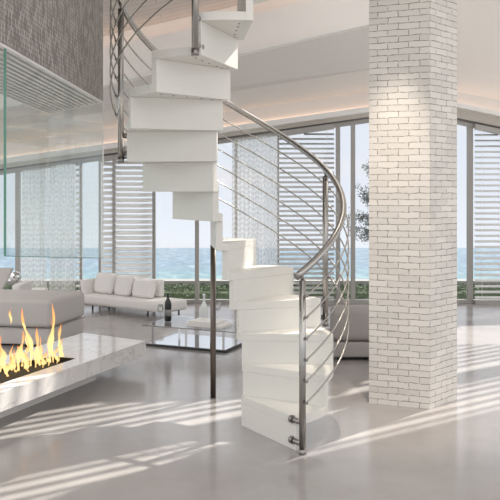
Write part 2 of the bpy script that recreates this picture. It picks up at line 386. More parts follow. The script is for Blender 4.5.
# warm strip above the beam, plank ceiling
bm = bmesh.new()
add_hexa(bm, [bp_(xl, 36.3, 8.99), bp_(xr+15, 36.3, 8.99), bp_(xr+15, 36.3, 9.05), bp_(xl, 36.3, 9.05), bp_(xl, 37.5, 8.99), bp_(xr+15, 37.5, 8.99), bp_(xr+15, 37.5, 9.05), bp_(xl, 37.5, 9.05)])
o = obj('cove_light', bm, emis('cove_glow_beam', (1, .74, .60), 1.6)); tag(o, 'warm light strip lying on top of the big sloping ceiling beam', 'cove light')
def zc(x): return PZ(L1(x)-52, 9.0)
xm = 282
CE = [(PX(xl, 9.0), 9.3, zc(xl)), (PX(xm, 9.0), 9.3, zc(xm))]
CN = [(PX(xl, 9.0), 3.4, zc(xl)+.6), (PX(xm, 9.0), 3.4, zc(xm)+.6)]
struct(slab('ceiling', CN, CE, .08, M['plank']))
bm = bmesh.new()
add_hexa(bm, [bp_(xl, 36, 9.16), bp_(xr+15, 36, 9.16), bp_(xr+15, 36, 9.3), bp_(xl, 36, 9.3), bp_(xl, 55, 9.16), bp_(xr+15, 55, 9.16), bp_(xr+15, 55, 9.3), bp_(xl, 55, 9.3)])
struct(obj('trim_11', bm, M['wall']))
# unseen boards and slats added to stripe the sun, running towards the back right
sv, tv = Vector((.82, .572)), Vector((-.572, .82))
def roof_strip(bm, t0, t1, s0, z, th_, dz=0):
    c = []
    for (t_, e) in ((t0, 0), (t1, dz)):
        smax = (10.8-.82*t_)/.572
        c.append((t_, min(smax, 13), e))
    p = lambda s_, t_: sv*s_+tv*t_
    a, b2, c2, d2 = p(s0, t0), p(c[0][1], t0), p(c[1][1], t1), p(s0, t1)
    add_hexa(bm, [(a.x, a.y, z), (b2.x, b2.y, z), (c2.x, c2.y, z+dz), (d2.x, d2.y, z+dz), (a.x, a.y, z+th_), (b2.x, b2.y, z+th_), (c2.x, c2.y, z+th_+dz), (d2.x, d2.y, z+th_+dz)])
for i, (t0, t1, s0) in enumerate(((.6, 2.2, 1.0), (2.2, 4.25, 3.0), (4.88, 5.16, 4.6), (6.05, 7.6, 4.8))):
    bm = bmesh.new(); roof_strip(bm, t0, t1, s0, 4.25, .08); struct(obj('shade_board', bm, M['wall']))  # unseen boards shaped to hold the sun back outside the slatted strips
bm = bmesh.new(); roof_strip(bm, 3.4, 6.6, 3.0, 4.34, .05)
bm.free()
lou = thing('sun_stripe_louvre', 'added slats above the room, out of view, striping the sunlight on the floor', 'louvre', (3, 8, 4.25)); lou['kind'] = 'structure'
bm = bmesh.new()
t_ = 4.28
while t_ < 6.03:
    if not 4.84 < t_ < 5.16: roof_strip(bm, t_, t_+.062, 4.95, 4.25, .012, .02)
    t_ += .125
struct(obj('slats', bm, M['slat'], lou))
# right hand soffit
struct(slab('ceiling_right', [pp(XC, yh(XC)-27, D0-.02), pp(560, yh(560)-31, D0-.02)], [pp(XC, -60, 8.6), pp(560, -30, 8.6)], .06, M['beam']))

# ============================================================ blinds and curtains
def blind(x0, x1, name_label, D=D0-.10, zb=.06, pitch=5.8, m='slat', dz=.012):
    bm = bmesh.new(); z = zb
    n = 0; step = pitch/F*D
    X0, X1 = PX(x0, D), PX(x1, D)
    while True:
        z = zb+.03+n*step
        # clip each slat where the head slopes across it
        yy = Y0-(z-H)*F/D0
        a, b2 = x0, x1
        lo = lambda x: yh(x)+7
        if yy < lo(x0) and yy < lo(x1): break
        if yy < lo(x0):
            a = x0+(x1-x0)*(lo(x0)-yy)/(lo(x0)-lo(x1))
        elif yy < lo(x1):
            b2 = x0+(x1-x0)*(lo(x0)-yy)/(lo(x0)-lo(x1))
        l, r = PX(a, D), PX(b2, D)
        if r-l > .02:
            dy = .026
            add_hexa(bm, [(l, D-dy, z-dz), (r, D-dy, z-dz), (r, D+dy, z+dz), (l, D+dy, z+dz), (l, D-dy, z-dz+.006), (r, D-dy, z-dz+.006), (r, D+dy, z+dz+.006), (l, D+dy, z+dz+.006)])
        n += 1
        if n > 99: break
    root = thing('venetian_blind', name_label, 'blind', ((X0+X1)/2, D, 0), 'venetian blinds along the windows')
    obj('slats', bm, M[m], root)
    bm = bmesh.new()
    for x in (x0+(x1-x0)*.12, x0+(x1-x0)*.88):
        add_box(bm, PX(x, D)-.002, PX(x, D)+.002, D-.034, D-.030, zb, PZ(yh(x)+5, D0))
    obj('ladder_cord', bm, M['slat'], root)
    bm = bmesh.new(); add_box(bm, X0, X1, D-.025, D+.025, 0, .055)
    obj('bottom_rail', bm, M['frame'], root)
    # head rail
    bm = bmesh.new()
    l, r = PX(x0, D), PX(x1, D)
    add_poly_prism(bm, [(l, D-.03), (r, D-.03), (r, D+.03), (l, D+.03)], [PZ(yh(x0)+6, D0), PZ(yh(x1)+6, D0)]+[PZ(yh(x1)+6, D0), PZ(yh(x0)+6, D0)], [PZ(yh(x0)+.5, D0), PZ(yh(x1)+.5, D0)]+[PZ(yh(x1)+.5, D0), PZ(yh(x0)+.5, D0)])
    obj('head_rail', bm, M['frame'], root)
    return root
blind(76, 80, 'very narrow strip of slatted blind showing at the right edge of the left curtains')
blind(102, 113, 'narrow slatted blind strip just left of the wider blind behind the chaise sofa', dz=.022)
blind(115, 152, 'wide slatted blind behind the backrest of the white chaise sofa', dz=.022, pitch=5.4)
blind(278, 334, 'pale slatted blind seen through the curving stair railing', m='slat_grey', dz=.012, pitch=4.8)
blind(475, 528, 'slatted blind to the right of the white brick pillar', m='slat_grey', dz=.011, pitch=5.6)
# frame post between the two left blinds
bm = bmesh.new(); add_poly_prism(bm, [(PX(112.6, D0-.1), D0-.12), (PX(115.4, D0-.1), D0-.12), (PX(115.4, D0-.1), D0-.06), (PX(112.6, D0-.1), D0-.06)], 0, PZ(yh(114)+1, D0))
struct(obj('trim_12', bm, M['frame']))
def curtain(x0, x1, label, D, nf):
    bm = bmesh.new(); n = nf*10; rows = 8; g = []
    X0, X1 = PX(x0, D), PX(x1, D)
    for j in range(rows+1):
        row = []
        for i in range(n+1):
            u = i/n; x = X0+(X1-X0)*u
            zt = PZ(yh(x0+(x1-x0)*u)+3, D0)
            z = .02+(zt-.02)*j/rows
            y = D+.028*math.sin(u*nf*2*math.pi+.3*math.sin(j))+.01*math.sin(u*17)
            row.append(bm.verts.new((x, y, z)))
        g.append(row)
    for j in range(rows):
        for i in range(n):
            f = bm.faces.new((g[j][i], g[j][i+1], g[j+1][i+1], g[j+1][i])); f.smooth = True
    o = obj('sheer_curtain', bm, M['sheer']); tag(o, label, 'curtain', 'sheer curtains at the windows'); return o
curtain(22, 47, 'left panel of the wide sheer patterned curtain by the room corner', D0-.28, 7)
curtain(49, 75, 'sheer patterned curtain panel hanging just left of the chaise sofa', D0-.28, 7)
curtain(232, 278, 'sheer patterned curtain hanging behind the stair railing', D0-.28, 11)

# ============================================================ brick pillar
Lp, Fp, Rp = G(369, 403), G(430, 409), G(457, 399); Bp = Lp+Rp-Fp
def uv_prism(name, pts, z0, z1, m, parent=None):
    bm = bmesh.new(); n = len(pts); uvl = bm.loops.layers.uv.new('UVMap'); acc = 0
    a = [bm.verts.new((p[0], p[1], z0)) for p in pts]; b2 = [bm.verts.new((p[0], p[1], z1)) for p in pts]
    for i in range(n):
        j = (i+1) % n; L = (Vector(pts[j][:2])-Vector(pts[i][:2])).length
        f = bm.faces.new((a[i], a[j], b2[j], b2[i]))
        for lp, (u, v) in zip(f.loops, ((acc, z0), (acc+L, z0), (acc+L, z1), (acc, z1))): lp[uvl].uv = (u, v)
        acc += L
    for vs in (a[::-1], b2):
        f = bm.faces.new(vs)
        for lp in f.loops: lp[uvl].uv = (lp.vert.co.x, lp.vert.co.y)
    return obj(name, bm, m, parent)
o = uv_prism('brick_pillar', [Lp, Fp, Rp, Bp], 0, 3.5, M['brick'])
tag(o, 'tall whitewashed brick pillar standing on the grey floor right of the stairs', 'pillar')
# downlights that graze the pillar's left face
nrm = Vector(((Fp-Lp).y, -(Fp-Lp).x, 0)).normalized()
mid = Lp.lerp(Fp, .45)
for k, (zz, off, pw) in enumerate(((3.42, .42, 46),)):
    p = mid+nrm*off
    root = thing('downlight', 'small ceiling downlight washing the front of the brick pillar', 'downlight', (p.x, p.y, zz))
    bm = bmesh.new(); add_lathe(bm, (p.x, p.y, zz), [(.03, 0), (.035, .0), (.035, .07), (.03, .07)]); obj('housing', bm, M['chrome'], root)
    l = bpy.data.lights.new('downlight_bulb', 'SPOT'); l.energy = pw*4; l.color = (1, .88, .74); l.spot_size = math.radians(40); l.spot_blend = .8; l.shadow_soft_size = .02
    lo = bpy.data.objects.new('downlight_bulb', l); COL.objects.link(lo); lo.parent = root; lo.location = (0, 0, -.02)
    lo.rotation_euler = (Vector((-nrm.x*.07, -nrm.y*.07, -1))).to_track_quat('-Z', 'Y').to_euler()

# ============================================================ spiral staircase
CX, CY = -.1340, 5.2994
R, RHO, TH1, PH, AL, RI, TT = .6876, .0861, math.radians(-53.43), math.radians(25.585), .4467, .2, .0508
PT = .044
def th(k): return TH1+PH*(k-1)
def Ipt(k): a = th(k)+AL; return Vector((CX+RHO*math.cos(a), CY+RHO*math.sin(a)))
def Opt(k, d=0): a = th(k)+d; return Vector((CX+R*math.cos(a), CY+R*math.sin(a)))
stair = thing('spiral_staircase', 'white wooden spiral staircase with brushed steel railing rising from the polished floor', 'staircase', (CX, CY, 0))
NS = 14
for k in range(1, NS+1):
    zt = RI*k
    I0, O0, I1, O1 = Ipt(k), Opt(k), Ipt(k+1), Opt(k+1)
    ext = PT/R
    pts = [tuple(I0)]
    n = 10
    for i in range(n+1):
        pts.append(tuple(Opt(k, PH*i/n)))
    pts.append(tuple(I1))
    bm = bmesh.new(); add_poly_prism(bm, pts, zt-TT, zt)
    # screw caps under the tread near its outer end
    obj('tread', bm, M['white_wood'], stair, bevel=.0025, seg=2)
    # riser panel
    d = (O0-I0).normalized(); nn = Vector((-d.y, d.x))*PT     # towards the ascending side
    zb = zt-RI-(TT if k > 1 else 0)
    q = [I0, O0, Opt(k, ext), I0+nn]
    bm = bmesh.new(); add_poly_prism(bm, [tuple(v) for v in q], max(zb, 0), zt-TT-.0004)
    obj('riser', bm, M['white_wood'], stair, bevel=.0025, seg=2)
# screw caps in the underside of the visible upper treads
for k in (11, 12, 13):
    zt = RI*k-TT
    for f_ in (.16, .30, .50, .68, .84):
        bm = bmesh.new(); p = Ipt(k+1).lerp(Opt(k+1), f_)+Vector((math.sin(th(k+1)), -math.cos(th(k+1))))*.03
        add_lathe(bm, (p.x, p.y, zt-.003), [(.0075, 0), (.0075, .0035)], 10)
        o = obj('screw_cap', bm, M['dark_steel'], stair)
# railing
RR = .752
SL = RI/PH
T0 = math.radians(-57)
def hel(a, z0, r=RR): return (CX+r*math.cos(a), CY+r*math.sin(a), z0+SL*(a-math.radians(-55.4)))
TEND = math.radians(305)
pts = [hel(T0+(TEND-T0)*i/150, 1.065) for i in range(151)]
bm = bmesh.new(); add_tube(bm, pts, .0215, 16)
hr = obj('handrail', bm, M['steel'], stair)
bm = bmesh.new(); p0 = Vector(pts[0]); d = (p0-Vector(pts[1])).normalized(); add_tube(bm, [p0, p0+d*.006], [.022, .022], 16)
obj('open_end_dark', bm, M['dark_steel'], hr)  # dark disc stands in for the shaded hollow of the open tube
A0 = math.radians(-53.8)
for i in range(6):
    z0 = .925-.1255*i
    pts = [hel(A0+(TEND-A0)*j/150, z0, RR+.034) for j in range(151)]
    bm = bmesh.new(); add_tube(bm, pts, .0052, 8); obj('railing_rod', bm, M['steel'], stair)
posts = [(-53.8, 0, 1.02, (.06, .185)), (27, .60, 1.0, (.66, .77)), (172, 1.75, .97, (1.79, 1.93)), (256, 2.34, 1.0, (2.40, 2.56))]
for deg, zb, ln, kn in posts:
    a = math.radians(deg); px_, py_, _ = hel(a, 0)
    zr = 1.065+SL*(a-math.radians(-55.4))
    bm = bmesh.new(); add_tube(bm, [(px_, py_, zb), (px_, py_, zr-.05)], .0205, 16)
    po = obj('post', bm, M['steel'], stair)
    bm = bmesh.new(); add_tube(bm, [(px_, py_, zr-.052), (px_, py_, zr-.015)], .009, 10); obj('rail_pin', bm, M['dark_steel'], po)
    bm = bmesh.new(); add_tube(bm, [(px_, py_, zb-.006), (px_, py_, zb+.03)], .0225, 16); obj('collar', bm, M['dark_steel'], po)
    for i in range(6):
        z = .925-.1255*i+SL*(a-math.radians(-55.4))
        if z < zb+.05: continue
        rd_ = Vector((math.cos(a), math.sin(a), 0)); c0 = Vector((px_, py_, z))
        bm = bmesh.new(); add_tube(bm, [c0+rd_*.018, c0+rd_*.024], .0045, 8); add_tube(bm, [c0+rd_*.0235, c0+rd_*.042], .0085, 10); obj('rod_holder', bm, M['dark_steel'], po)
    for z in kn:
        rad = Vector((math.cos(a), math.sin(a), 0)); c0 = Vector((px_, py_, z))
        bm = bmesh.new(); add_tube(bm, [c0-rad*.112, c0-rad*.015], [.0165, .0165], 12); add_tube(bm, [c0-rad*.106, c0-rad*.085], .024, 14)
        obj('mounting_knob', bm, M['dark_steel'], po)
a = math.radians(102)
sp = (CX+.69*math.cos(a), CY+.69*math.sin(a)); bm = bmesh.new(); add_tube(bm, [(sp[0], sp[1], 0), (sp[0], sp[1], 1.2-TT)], .021, 16)
o = obj('support_pole', bm, M['bronze'], stair); o['label'] = 'dark steel pole carrying the steps down to the floor'

# ============================================================ fireplace plinth, fire and hanging hood
ZT = .25
A, B = G(0, 393, ZT), G(145, 341, ZT)
u = (B-A).normalized(); v = Vector((-u.y, u.x, 0))
v = Vector((-.59, .38, 0)).normalized()*.74
A2 = A-u*1.2
fp = thing('fireplace_plinth', 'long low pale marble fireplace plinth with a sunken black fire trough', 'fireplace', (A.x, A.y, 0))
# marble top built as a ring round the trough
P1, P2, P3, P4 = G(-30, 394, ZT), G(77, 358, ZT), G(53, 356, ZT), G(-60, 376, ZT)
bm = bmesh.new(); outer = [A2, B, B+v, A2+v]; inner = [P1, P2, P3, P4]
for i in range(4):
    j = (i+1) % 4
    a_, b_, c_, d_ = outer[i], outer[j], inner[j], inner[i]
    add_poly_prism(bm, [a_[:2], b_[:2], c_[:2], d_[:2]], .125, ZT)
obj('marble_top', bm, M['marble'], fp)
bm = bmesh.new(); ins = v.normalized()*.2
add_poly_prism(bm, [(A2+ins)[:2], (B+ins-u*.5)[:2], (B+v-ins-u*.1)[:2], (A2+v-ins)[:2]], 0, .07)
obj('plinth_base', bm, M['wall'], fp)
bm = bmesh.new(); add_poly_prism(bm, [p[:2] for p in inner], .072, ZT-.035)
obj('fire_trough', bm, M['soot'], fp)
bm = bmesh.new()
for i in range(4):
    j = (i+1) % 4; a_, b_ = inner[i], inner[j]; c_ = (P1+P2+P3+P4)/4
    a2, b2 = a_.lerp(c_, .02), b_.lerp(c_, .02)
    add_poly_prism(bm, [a_[:2], b_[:2], b2[:2], a2[:2]], ZT-.034, ZT-.004)
obj('trough_lining', bm, M['soot'], fp)
# flames
def flamemat():
    m = bpy.data.materials.new('flame'); m.use_nodes = True; t = m.node_tree; t.nodes.clear()
    o = t.nodes.new('ShaderNodeOutputMaterial'); e_ = t.nodes.new('ShaderNodeEmission'); tr = t.nodes.new('ShaderNodeBsdfTransparent')
    co = t.nodes.new('ShaderNodeTexCoord'); sx = t.nodes.new('ShaderNodeSeparateXYZ'); t.links.new(co.outputs['Generated'], sx.inputs[0])
    r = t.nodes.new('ShaderNodeValToRGB'); ee = r.color_ramp.elements; ee[0].color = (1, .62, .22, 1); ee[1].color = (1, .28, .06, 1); q = ee.new(.35); q.color = (1, .74, .30, 1)
    t.links.new(sx.outputs['Z'], r.inputs[0]); t.links.new(r.outputs[0], e_.inputs[0]); e_.inputs[1].default_value = 1.25
    lw = t.nodes.new('ShaderNodeLayerWeight'); lw.inputs[0].default_value = .45
    n = t.nodes.new('ShaderNodeTexNoise'); n.inputs['Scale'].default_value = 22; mp = t.nodes.new('ShaderNodeMapping'); mp.inputs['Scale'].default_value = (1, 1, .25)
    t.links.new(co.outputs['Object'], mp.inputs[0]); t.links.new(mp.outputs[0], n.inputs['Vector'])
    ma = t.nodes.new('ShaderNodeMath'); ma.operation = 'ADD'; t.links.new(lw.outputs['Facing'], ma.inputs[0]); t.links.new(n.outputs['Fac'], ma.inputs[1])
    mr = t.nodes.new('ShaderNodeMapRange'); mr.inputs['From Min'].default_value = .5; mr.inputs['From Max'].default_value = 1.3; mr.inputs['To Min'].default_value = .25; mr.inputs['To Max'].default_value = .92
    t.links.new(ma.outputs[0], mr.inputs['Value'])
    x_ = t.nodes.new('ShaderNodeMixShader'); t.links.new(mr.outputs[0], x_.inputs[0]); t.links.new(e_.outputs[0], x_.inputs[1]); t.links.new(tr.outputs[0], x_.inputs[2])
    t.links.new(x_.outputs[0], o.inputs[0]); return m
M['flame'] = flamemat()
M['ember'] = emis('flame_core', (1, .66, .24), 1.5)
fire = thing('fire', 'orange and yellow flames licking up from the black trough', 'fire', tuple(P1.lerp(P3, .6)[:2])+(ZT-.034,))
# (column, row of the base, tip column, tip row, half width) of each tongue
FL = [(0, 372, 3, 335, 3.2), (4, 374, -1, 343, 3.5), (11, 371, 14, 350, 2.6), (16, 372, 10, 356, 3), (19, 370, 22, 331, 3.6), (25, 368, 28, 342, 3), (31, 366, 23, 307, 3), (35, 368, 38, 326, 3.2),
      (39, 366, 41, 337, 2.6), (45, 364, 41, 349, 3), (51, 362, 52, 303, 2.8), (54, 362, 50, 318, 2.2), (59, 361, 61, 322, 2.6), (48, 366, 47, 350, 3), (62, 361, 62, 338, 1.6), (28, 372, 26, 352, 3), (8, 376, 9, 358, 3), (-6, 378, -4, 340, 4),
      (23, 366, 19, 345, 3), (37, 364, 33, 345, 3), (56, 364, 58, 345, 2.2), (42, 368, 46, 352, 2.4), (14, 368, 12, 345, 2.4)]
def flame(xb, yb, xt, yt, hw, seed, wf=1):
    rnd = random.Random(seed)
    Dl = F*(H-ZT+.034)/(yb-Y0)
    zb = ZT-.033; zt = PZ(yt, Dl)
    n = 22; pts = []; rs = []
    sw = rnd.uniform(2, 4.5)*(1 if rnd.random() < .5 else -1); ph = rnd.uniform(0, 6)
    for i in range(n+1):
        t_ = i/n
        x = xb+(xt-xb)*t_+sw*math.sin(t_*6.5+ph)*t_*(1.15-t_)*1.5
        pts.append((PX(x, Dl), Dl+.025*math.sin(t_*5+seed), zb+(zt-zb)*t_))
        rs.append(max(.001, wf*hw/F*Dl*(.35+.85*math.sin(min(1, t_*1.9)*math.pi*.5)**2)*(1-t_)**.75*(1+.4*math.sin(t_*13+ph))))
    bm = bmesh.new(); add_tube(bm, pts, rs, 10); return bm
for i, fl in enumerate(FL):
    f_ = obj('flame', flame(*fl, i), M['flame'], fire)
    if i % 2 == 0 and i < 18:
        xb, yb, xt, yt, hw = fl
        obj('flame_core', flame(xb, yb, xb+(xt-xb)*.5, yb-(yb-yt)*.55, hw, i, .35), M['flame_core' if 'flame_core' in M else 'ember'], f_)
# two loose licks floating above
for (xc, y0_, y1_) in ((10.5, 324, 308), (24, 330, 319)):
    D_ = 5.9; bm = bmesh.new(); r0 = 1.3/F*D_
    add_tube(bm, [(PX(xc+math.sin(i*.9)*.9, D_), D_, PZ(y0_+(y1_-y0_)*i/8, D_)) for i in range(9)], [max(.001, r0*math.sin(math.pi*(i+.3)/8.6)) for i in range(9)], 8)
    obj('flame_wisp', bm, M['flame'], fire)
# hood
ZB = 2.2
hA, hB, hC, hE = (-1.08, 2.6), (-1.055, 5.7), (-1.68, 6.6), (-1.60, 2.6)
hood = thing('fireplace_hood', 'grey mosaic clad fireplace hood hanging over the plinth with glass panes below', 'fireplace hood', (-1.35, 4.6, ZB))
uv_prism('mosaic_casing', [hA, hB, hC, hE], ZB, 3.6, M['mosaic'], hood)
# slatted underside
bm = bmesh.new(); n = 13
M['grille'] = mat('hood_grille', (.72, .69, .67), .4)
for i in range(n):
    t0, t1 = i/n+.004, (i+1)/n-.030
    def E(t): return Vector((hA[0]+(hE[0]-hA[0])*t, 2.62)), Vector((hB[0]+(hC[0]-hB[0])*t, hB[1]+(hC[1]-hB[1])*t))
    a0, a1 = E(t0); b0, b1 = E(t1)
    add_poly_prism(bm, [a0, b0, b1, a1], ZB-.014, ZB-.001)
obj('grille', bm, M['grille'], hood)
def glass_pane(p, q, zb0, zb1):
    d = (Vector(q)-Vector(p)).normalized(); n_ = Vector((-d.y, d.x))*.004
    bm = bmesh.new(); p_, q_ = Vector(p), Vector(q)
    add_poly_prism(bm, [p_-n_, q_-n_, q_+n_, p_+n_], [zb0, zb1, zb1, zb0], ZB-.016)
    return obj('glass_pane', bm, M['hoodglass'], hood)
g1 = (-1.08, 3.5)
zg0, zg1 = PZ(256, 3.5), PZ(258, 5.7)
glass_pane(g1, hB, zg0, zg1); glass_pane(hB, hC, zg1, PZ(258, 6.6)); glass_pane(g1, (-1.6, 3.5), zg0, zg0)
zg2 = PZ(258, 6.6)
glass_pane((-1.6, 3.5), hC, zg0, zg2)
# green polished edges
for (p, zb, r_) in ((g1, zg0, .0045), (hB, zg1, .0035), (hC, zg2, .002)):
    bm = bmesh.new(); add_box(bm, p[0]-r_, p[0]+r_, p[1]-r_, p[1]+r_, zb, ZB-.016)
    obj('glass_edge', bm, M['green_edge'] if p is g1 else M['grille'], hood)
# bottom edges, thin
bm = bmesh.new()
add_tube(bm, [(g1[0], g1[1], zg0), (hB[0], hB[1], zg1)], .0018, 6); add_tube(bm, [(hB[0], hB[1], zg1), (hC[0], hC[1], zg2)], .0022, 6)
obj('glass_edge', bm, M['green_edge'], hood)

# ============================================================ furniture
def rect(o_, ux, uy, x0, x1, y0, y1):
    return [tuple((o_+ux*a+uy*b)[:2]) for a, b in ((x0, y0), (x1, y0), (x1, y1), (x0, y1))]
# --- low modular seat left
C1 = G(50, 348); ux = Vector((-.76, .13, 0)).normalized(); uy = Vector((.19, .76, 0)).normalized()
s = thing('modular_sofa', 'large pale grey sofa block with thick seat cushion behind the fireplace', 'sofa', tuple(C1))
bm = bmesh.new(); add_poly_prism(bm, rect(C1, ux, uy, .01, 1.25, .01, .77), .02, .185); soft(obj('sofa_base', bm, M['sofa_grey'], s), .02)
bm = bmesh.new(); add_poly_prism(bm, rect(C1, ux, uy, -.005, 1.26, -.005, .79), .192, .47); soft(obj('seat_cushion', bm, M['sofa_grey'], s), .05, 5)
bm = bmesh.new()
add_tube(bm, [tuple(C1+ux*1.2-uy*.012+Vector((0, 0, .19))), tuple(C1-ux*.012-uy*.012+Vector((0, 0, .19))), tuple(C1-ux*.012+uy*.75+Vector((0, 0, .19)))], .004, 6)
obj('piping', bm, M['sofa_taupe'], s)
# --- armchair at the left edge
a0 = Vector((PX(0, 9.4), 9.4, 0))
ch = thing('armchair', 'white armchair with slanted back cut off by the left picture edge', 'armchair', (a0.x-.1, 9.4, 0))
bm = bmesh.new(); add_box(bm, a0.x-.45, a0.x+.16, 9.3, 9.8, .05, .32); soft(obj('seat', bm, M['sofa_white'], ch), .03)
bm = bmesh.new(); add_box(bm, a0.x+.17, a0.x+.27, 9.3, 9.8, .05, PZ(285, 9.3)); soft(obj('armrest', bm, M['sofa_white'], ch), .02)
bm = bmesh.new()
zt_ = PZ(270, 9.3); add_hexa(bm, [(a0.x-.3, 9.28, .33), (a0.x+.03, 9.28, .33), (a0.x+.03, 9.36, .33), (a0.x-.3, 9.36, .33), (a0.x-.3, 9.5, zt_), (a0.x+.12, 9.5, zt_), (a0.x+.12, 9.58, zt_), (a0.x-.3, 9.58, zt_)])
soft(obj('backrest', bm, M['sofa_grey'], ch), .02)
# chrome globe lamp standing behind
lp = thing('globe_lamp', 'small round chrome globe on a stem beside the white armchair', 'lamp', (PX(15.5, 9.95), 9.95, 0))
c_ = (PX(15.5, 9.95), 9.95, 0); zz = PZ(277, 9.95)
bm = bmesh.new(); add_lathe(bm, c_, [(.06, 0), (.06, .012), (.01, .02), (.008, zz-.07)], 16); obj('stem', bm, M['chrome'], lp)
bm = bmesh.new(); bmesh.ops.create_uvsphere(bm, u_segments=20, v_segments=12, radius=.072, matrix=Matrix.Translation((c_[0], c_[1], zz)))
for f in bm.faces: f.smooth = True
obj('globe', bm, M['chrome'], lp)
# low white bench behind the sofa block
bn = thing('low_bench', 'low white slatted bench under the left sheer curtain', 'bench', (PX(34, 10.1), 10.1, 0))
bm = bmesh.new()
xa_, xb_ = PX(25, 10.1), PX(46, 10.1); zt_ = PZ(289, 10.1)
for i in range(3): add_box(bm, xa_, xb_, 10.0+i*.08, 10.06+i*.08, zt_-.03, zt_)
obj('bench_top', bm, M['tray'], bn, bevel=.004)
for x_ in (xa_+.02, xb_-.02):
    bm = bmesh.new(); add_box(bm, x_-.015, x_+.015, 10.02, 10.2, 0, zt_-.031); obj('leg', bm, M['tray'], bn)

# --- white chaise sofa
FLp, FRp, BRp = G(84, 309), G(157, 318), G(184, 314)
ux = (FRp-FLp); Lx = ux.length; ux.normalize(); uy = (BRp-FRp); uy = Vector((-ux.y, ux.x, 0)); Ly = .42
def sz(y, p): return H-(y-Y0)*p.y/F
ss = sz(303.5, FRp)   # seat top height
s = thing('chaise_sofa', 'white chaise sofa on thin dark legs in front of the slatted windows', 'sofa', tuple(FRp))
O_ = FLp
zl = sz(311, FRp)
bm = bmesh.new(); add_poly_prism(bm, rect(O_, ux, uy, 0, Lx+.12, 0, Ly), zl, ss-.11); soft(obj('sofa_frame', bm, M['sofa_white'], s), .012)
bm = bmesh.new(); add_poly_prism(bm, rect(O_, ux, uy, -.01, Lx+.14, -.015, Ly), ss-.108, ss+.02); soft(obj('seat_cushion', bm, M['sofa_white'], s), .035, 5)
bm = bmesh.new()
# backrest: curved upright along the rear, ending at about two thirds
bk = []
zb_ = ss+.022
zt1 = PZ(273, (O_+uy*Ly).y)
add_poly_prism(bm, rect(O_, ux, uy, .0, Lx*.82, Ly-.11, Ly-.01), zb_, zt1-.02)
soft(obj('backrest', bm, M['sofa_white'], s), .03, 4)
bm = bmesh.new()
q0, q1 = rect(O_, ux, uy, -.035, .035, .0, Ly-.02), rect(O_, ux, uy, -.09, -.03, .0, Ly-.02)
add_hexa(bm, [(*q0[i], zb_-.09) for i in range(4)]+[(*q1[i], zt1-.06) for i in range(4)])
soft(obj('arm', bm, M['sofa_white'], s), .015)
for (a_, b_) in ((.12, .04), (Lx*.86, .03), (Lx+.06, Ly-.08), (.1, Ly-.06)):
    p = O_+ux*a_+uy*b_
    bm = bmesh.new(); add_tube(bm, [(p.x, p.y, 0), (p.x, p.y, zl+.004)], .011, 8); obj('leg', bm, M['black'], s)
def cushion(c, wx, hz_, th_, rotz, lean, label, m):
    bm = bmesh.new(); n = 14; g = {}
    for sgn in (1, -1):
        for i in range(n+1):
            for j in range(n+1):
                a_, b_ = -1+2*i/n, -1+2*j/n
                bul = ((1-a_**4)*(1-b_**4))**.5
                pin = 1-.06*(a_*a_*b_*b_)-.04*(a_*a_+b_*b_)*.5
                if sgn == -1 and (i in (0, n) or j in (0, n)): g[sgn, i, j] = g[1, i, j]; continue
                g[sgn, i, j] = bm.verts.new((a_*wx/2*pin, sgn*(th_/2)*bul, b_*hz_/2*pin))
        for i in range(n):
            for j in range(n):
                f = bm.faces.new((g[sgn, i, j], g[sgn, i+1, j], g[sgn, i+1, j+1], g[sgn, i, j+1])); f.smooth = True
    o = obj('cushion', bm, m); o.location = c; o.rotation_euler = (lean, 0, rotz); tag(o, label, 'cushion', 'cushions on the chaise sofa'); return o
rz = math.atan2(ux.y, ux.x)
def cp(t, b, z): p = O_+ux*t+uy*b; return (p.x, p.y, z)
cushion(cp(.20, Ly-.235, ss+.16), .37, .29, .10, rz, -.28, 'leftmost plump white cushion against the arm of the chaise sofa', M['sofa_white'])
cushion(cp(.545, Ly-.235, ss+.15), .31, .27, .09, rz, -.28, 'middle white cushion on the chaise sofa', M['sofa_white'])
cushion(cp(.895, Ly-.24, ss+.135), .385, .24, .10, rz, -.25, 'rightmost white cushion on the chaise sofa', M['sofa_white'])

# --- taupe sofa behind the stair and pillar
tD = 7.25
s = thing('taupe_sofa', 'taupe grey sofa partly hidden between the stair railing and the brick pillar', 'sofa', (PX(370, tD), tD, 0))
xa_, xb_ = PX(331, tD), PX(436, tD)
bm = bmesh.new(); add_box(bm, xa_, xb_, tD, tD+.75, .03, PZ(342, tD)-.004); soft(obj('sofa_base', bm, M['sofa_taupe'], s), .02)
bm = bmesh.new(); add_box(bm, xa_+.01, xb_-.01, tD-.005, tD+.28, PZ(342, tD), PZ(308, tD)); soft(obj('backrest', bm, M['sofa_taupe'], s), .07, 6)
bm = bmesh.new(); add_box(bm, xa_+.08, xb_-.02, tD+.29, tD+.74, PZ(342, tD), PZ(330, tD)+.05); soft(obj('seat_cushion', bm, M['sofa_taupe'], s), .04, 5)
for x_ in (xa_+.08, xb_-.08):
    bm = bmesh.new(); add_box(bm, x_-.02, x_+.02, tD+.05, tD+.09, 0, .031); obj('leg', bm, M['black'], s)

